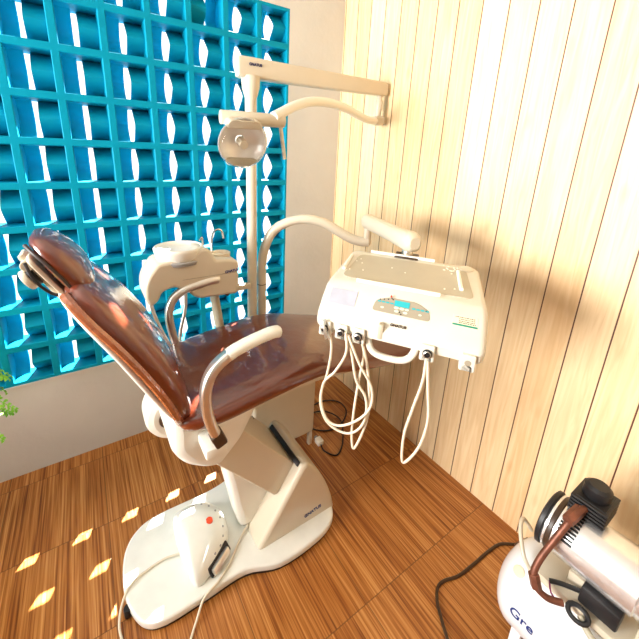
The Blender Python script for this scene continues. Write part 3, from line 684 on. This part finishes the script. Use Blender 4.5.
tube('power_cord', 'dkbrown', [(TX+.05, -1.66, TZ+.10), (TX+.16, -1.60, .16), (TX+.28, -1.585, .05), (1.54, -1.56, .008), (1.483, -1.523, .006), (1.40, -1.512, .006), (1.304, -1.508, .006), (1.20, -1.50, .006), (1.131, -1.48, .006), (1.085, -1.482, .006), (1.045, -1.51, .006), (1.021, -1.54, .006), (.983, -1.597, .006), (.93, -1.70, .006), (.88, -1.85, .006)], .006, ac, 8)

# ------------------------------------------------------------------ potted fern on a low stand at the left
fn = thing('potted_fern', 'bushy green fern whose fronds reach in beside the blue blocks', 'fern', (-.68, -.30, .36))
cpx, cpy = -.68, -.30
lathe_o('pot', 'pot', [(.075, 0), (.085, .01), (.11, .16), (.12, .165), (.12, .20), (.108, .20), (.10, .15)], Matrix.Translation((cpx, cpy, .36)), fn)
cyl('soil', 'soil', (cpx, cpy, .50), (cpx, cpy, .53), .103, fn)
stand = thing('plant_stand', 'small wooden stool under the potted fern', 'stool', (cpx, cpy, 0))
cyl('stool_top', 'timber', (cpx, cpy, .33), (cpx, cpy, .36), .14, stand, 32)
for k in range(3):
    a = k*2*PI/3+.4; cyl('leg', 'timber', (cpx+.12*math.cos(a), cpy+.12*math.sin(a), 0), (cpx+.09*math.cos(a), cpy+.09*math.sin(a), .335), .012, stand)
random.seed(11)
for k in range(40):
    if k < 26: ang = -.75 + k*.07 + random.uniform(-.05, .05); Lf = random.uniform(.27, .365); droop = random.uniform(-.02, .20)
    else: ang = random.uniform(1.4, 5.2); Lf = random.uniform(.22, .32); droop = random.uniform(.1, .25)
    rise = random.uniform(.12, .44)
    dx, dy = math.cos(ang), math.sin(ang)
    ex, ey = cpx+dx*Lf, min(cpy+dy*Lf, -.035)
    P = catmull([V((cpx+dx*.02, cpy+dy*.02, .51)), V((cpx+dx*Lf*.3, cpy+dy*Lf*.3, .51+rise*.75)), V((cpx+dx*Lf*.68, min(cpy+dy*Lf*.68, -.06), .51+rise)), V((ex, ey, .51+rise-droop))], 9)
    bm = bmesh.new(); sweep(bm, P, circ(.0018, 5))
    n = len(P)
    for i in range(4, n-1):
        t = (P[min(i+1, n-1)]-P[i-1]).normalized(); sd_ = t.cross(V((0, 0, 1))).normalized(); up_ = sd_.cross(t)
        w = .036*math.sin(PI*min(1, (i-2)/(n-2)))**.7+.008
        for s in (-1, 1):
            q = (sd_*s + t*.35 + up_*random.uniform(-.15, .25)).normalized(); wd = t*.0075
            a0, mid, tip = P[i], P[i]+q*w*.5, P[i]+q*w-up_*w*.15
            vs = [bm.verts.new(x) for x in (a0-wd*.4, mid-wd+up_*.002, tip, mid+wd+up_*.002, a0+wd*.4, mid+up_*.0035, mid-up_*.001)]
            for f in ((0, 1, 5), (1, 2, 5), (2, 3, 5), (3, 4, 5), (4, 0, 5), (0, 1, 6), (1, 2, 6), (2, 3, 6), (3, 4, 6), (4, 0, 6)): bm.faces.new([vs[x] for x in f])
    finish(bm, 'frond', 'leaf', fn, 60)

# ------------------------------------------------------------------ light
w = bpy.data.worlds.new('world'); bpy.context.scene.world = w; w.use_nodes = True
bg = w.node_tree.nodes['Background']; bg.inputs['Color'].default_value = (1., .97, .92, 1); bg.inputs['Strength'].default_value = 1.7
def light(name, kind, loc, target, energy, col, **k):
    l = bpy.data.lights.new(name, kind); l.energy = energy; l.color = col
    for a, v in k.items(): setattr(l, a, v)
    o = bpy.data.objects.new(name, l); C.objects.link(o); o.location = loc
    o.rotation_euler = (V(target)-V(loc)).to_track_quat('-Z', 'Y').to_euler(); return o
sd_ = V((-.76, -1, -1.1))
light('sun', 'SUN', V((1, 4, 6)), V((1, 4, 6))+sd_, 80., (1., .97, .92), angle=.009)
light('doorway_daylight', 'AREA', (-2.75, -.85, 1.75), (1.6, -1.5, 2.45), 118, (1., .985, .96), shape='RECTANGLE', size=1.5, size_y=1.3, spread=math.radians(100))

# ------------------------------------------------------------------ camera
cam = bpy.data.cameras.new('camera'); co = bpy.data.objects.new('camera', cam); C.objects.link(co)
R = ((.8549227975, -.5181967606, .0240650683), (-.1192035355, -.241387842, -.9630796576), (.5048737737, .8204901139, -.2681388551))
mw = Matrix(((R[0][0], -R[1][0], -R[2][0], .0312), (R[0][1], -R[1][1], -R[2][1], -1.9788), (R[0][2], -R[1][2], -R[2][2], 1.6872), (0, 0, 0, 1)))
co.matrix_world = mw
cam.sensor_width = 36; cam.lens = 36*337.905/639; cam.clip_start = .01
cam.shift_x = (319.5-291.)/639; cam.shift_y = -(319.5-254.3)/639
sc = bpy.context.scene; sc.camera = co
vs = sc.view_settings; vs.view_transform = 'Standard'; vs.look = 'None'; vs.gamma = 1; vs.use_curve_mapping = False; vs.exposure = 0.1
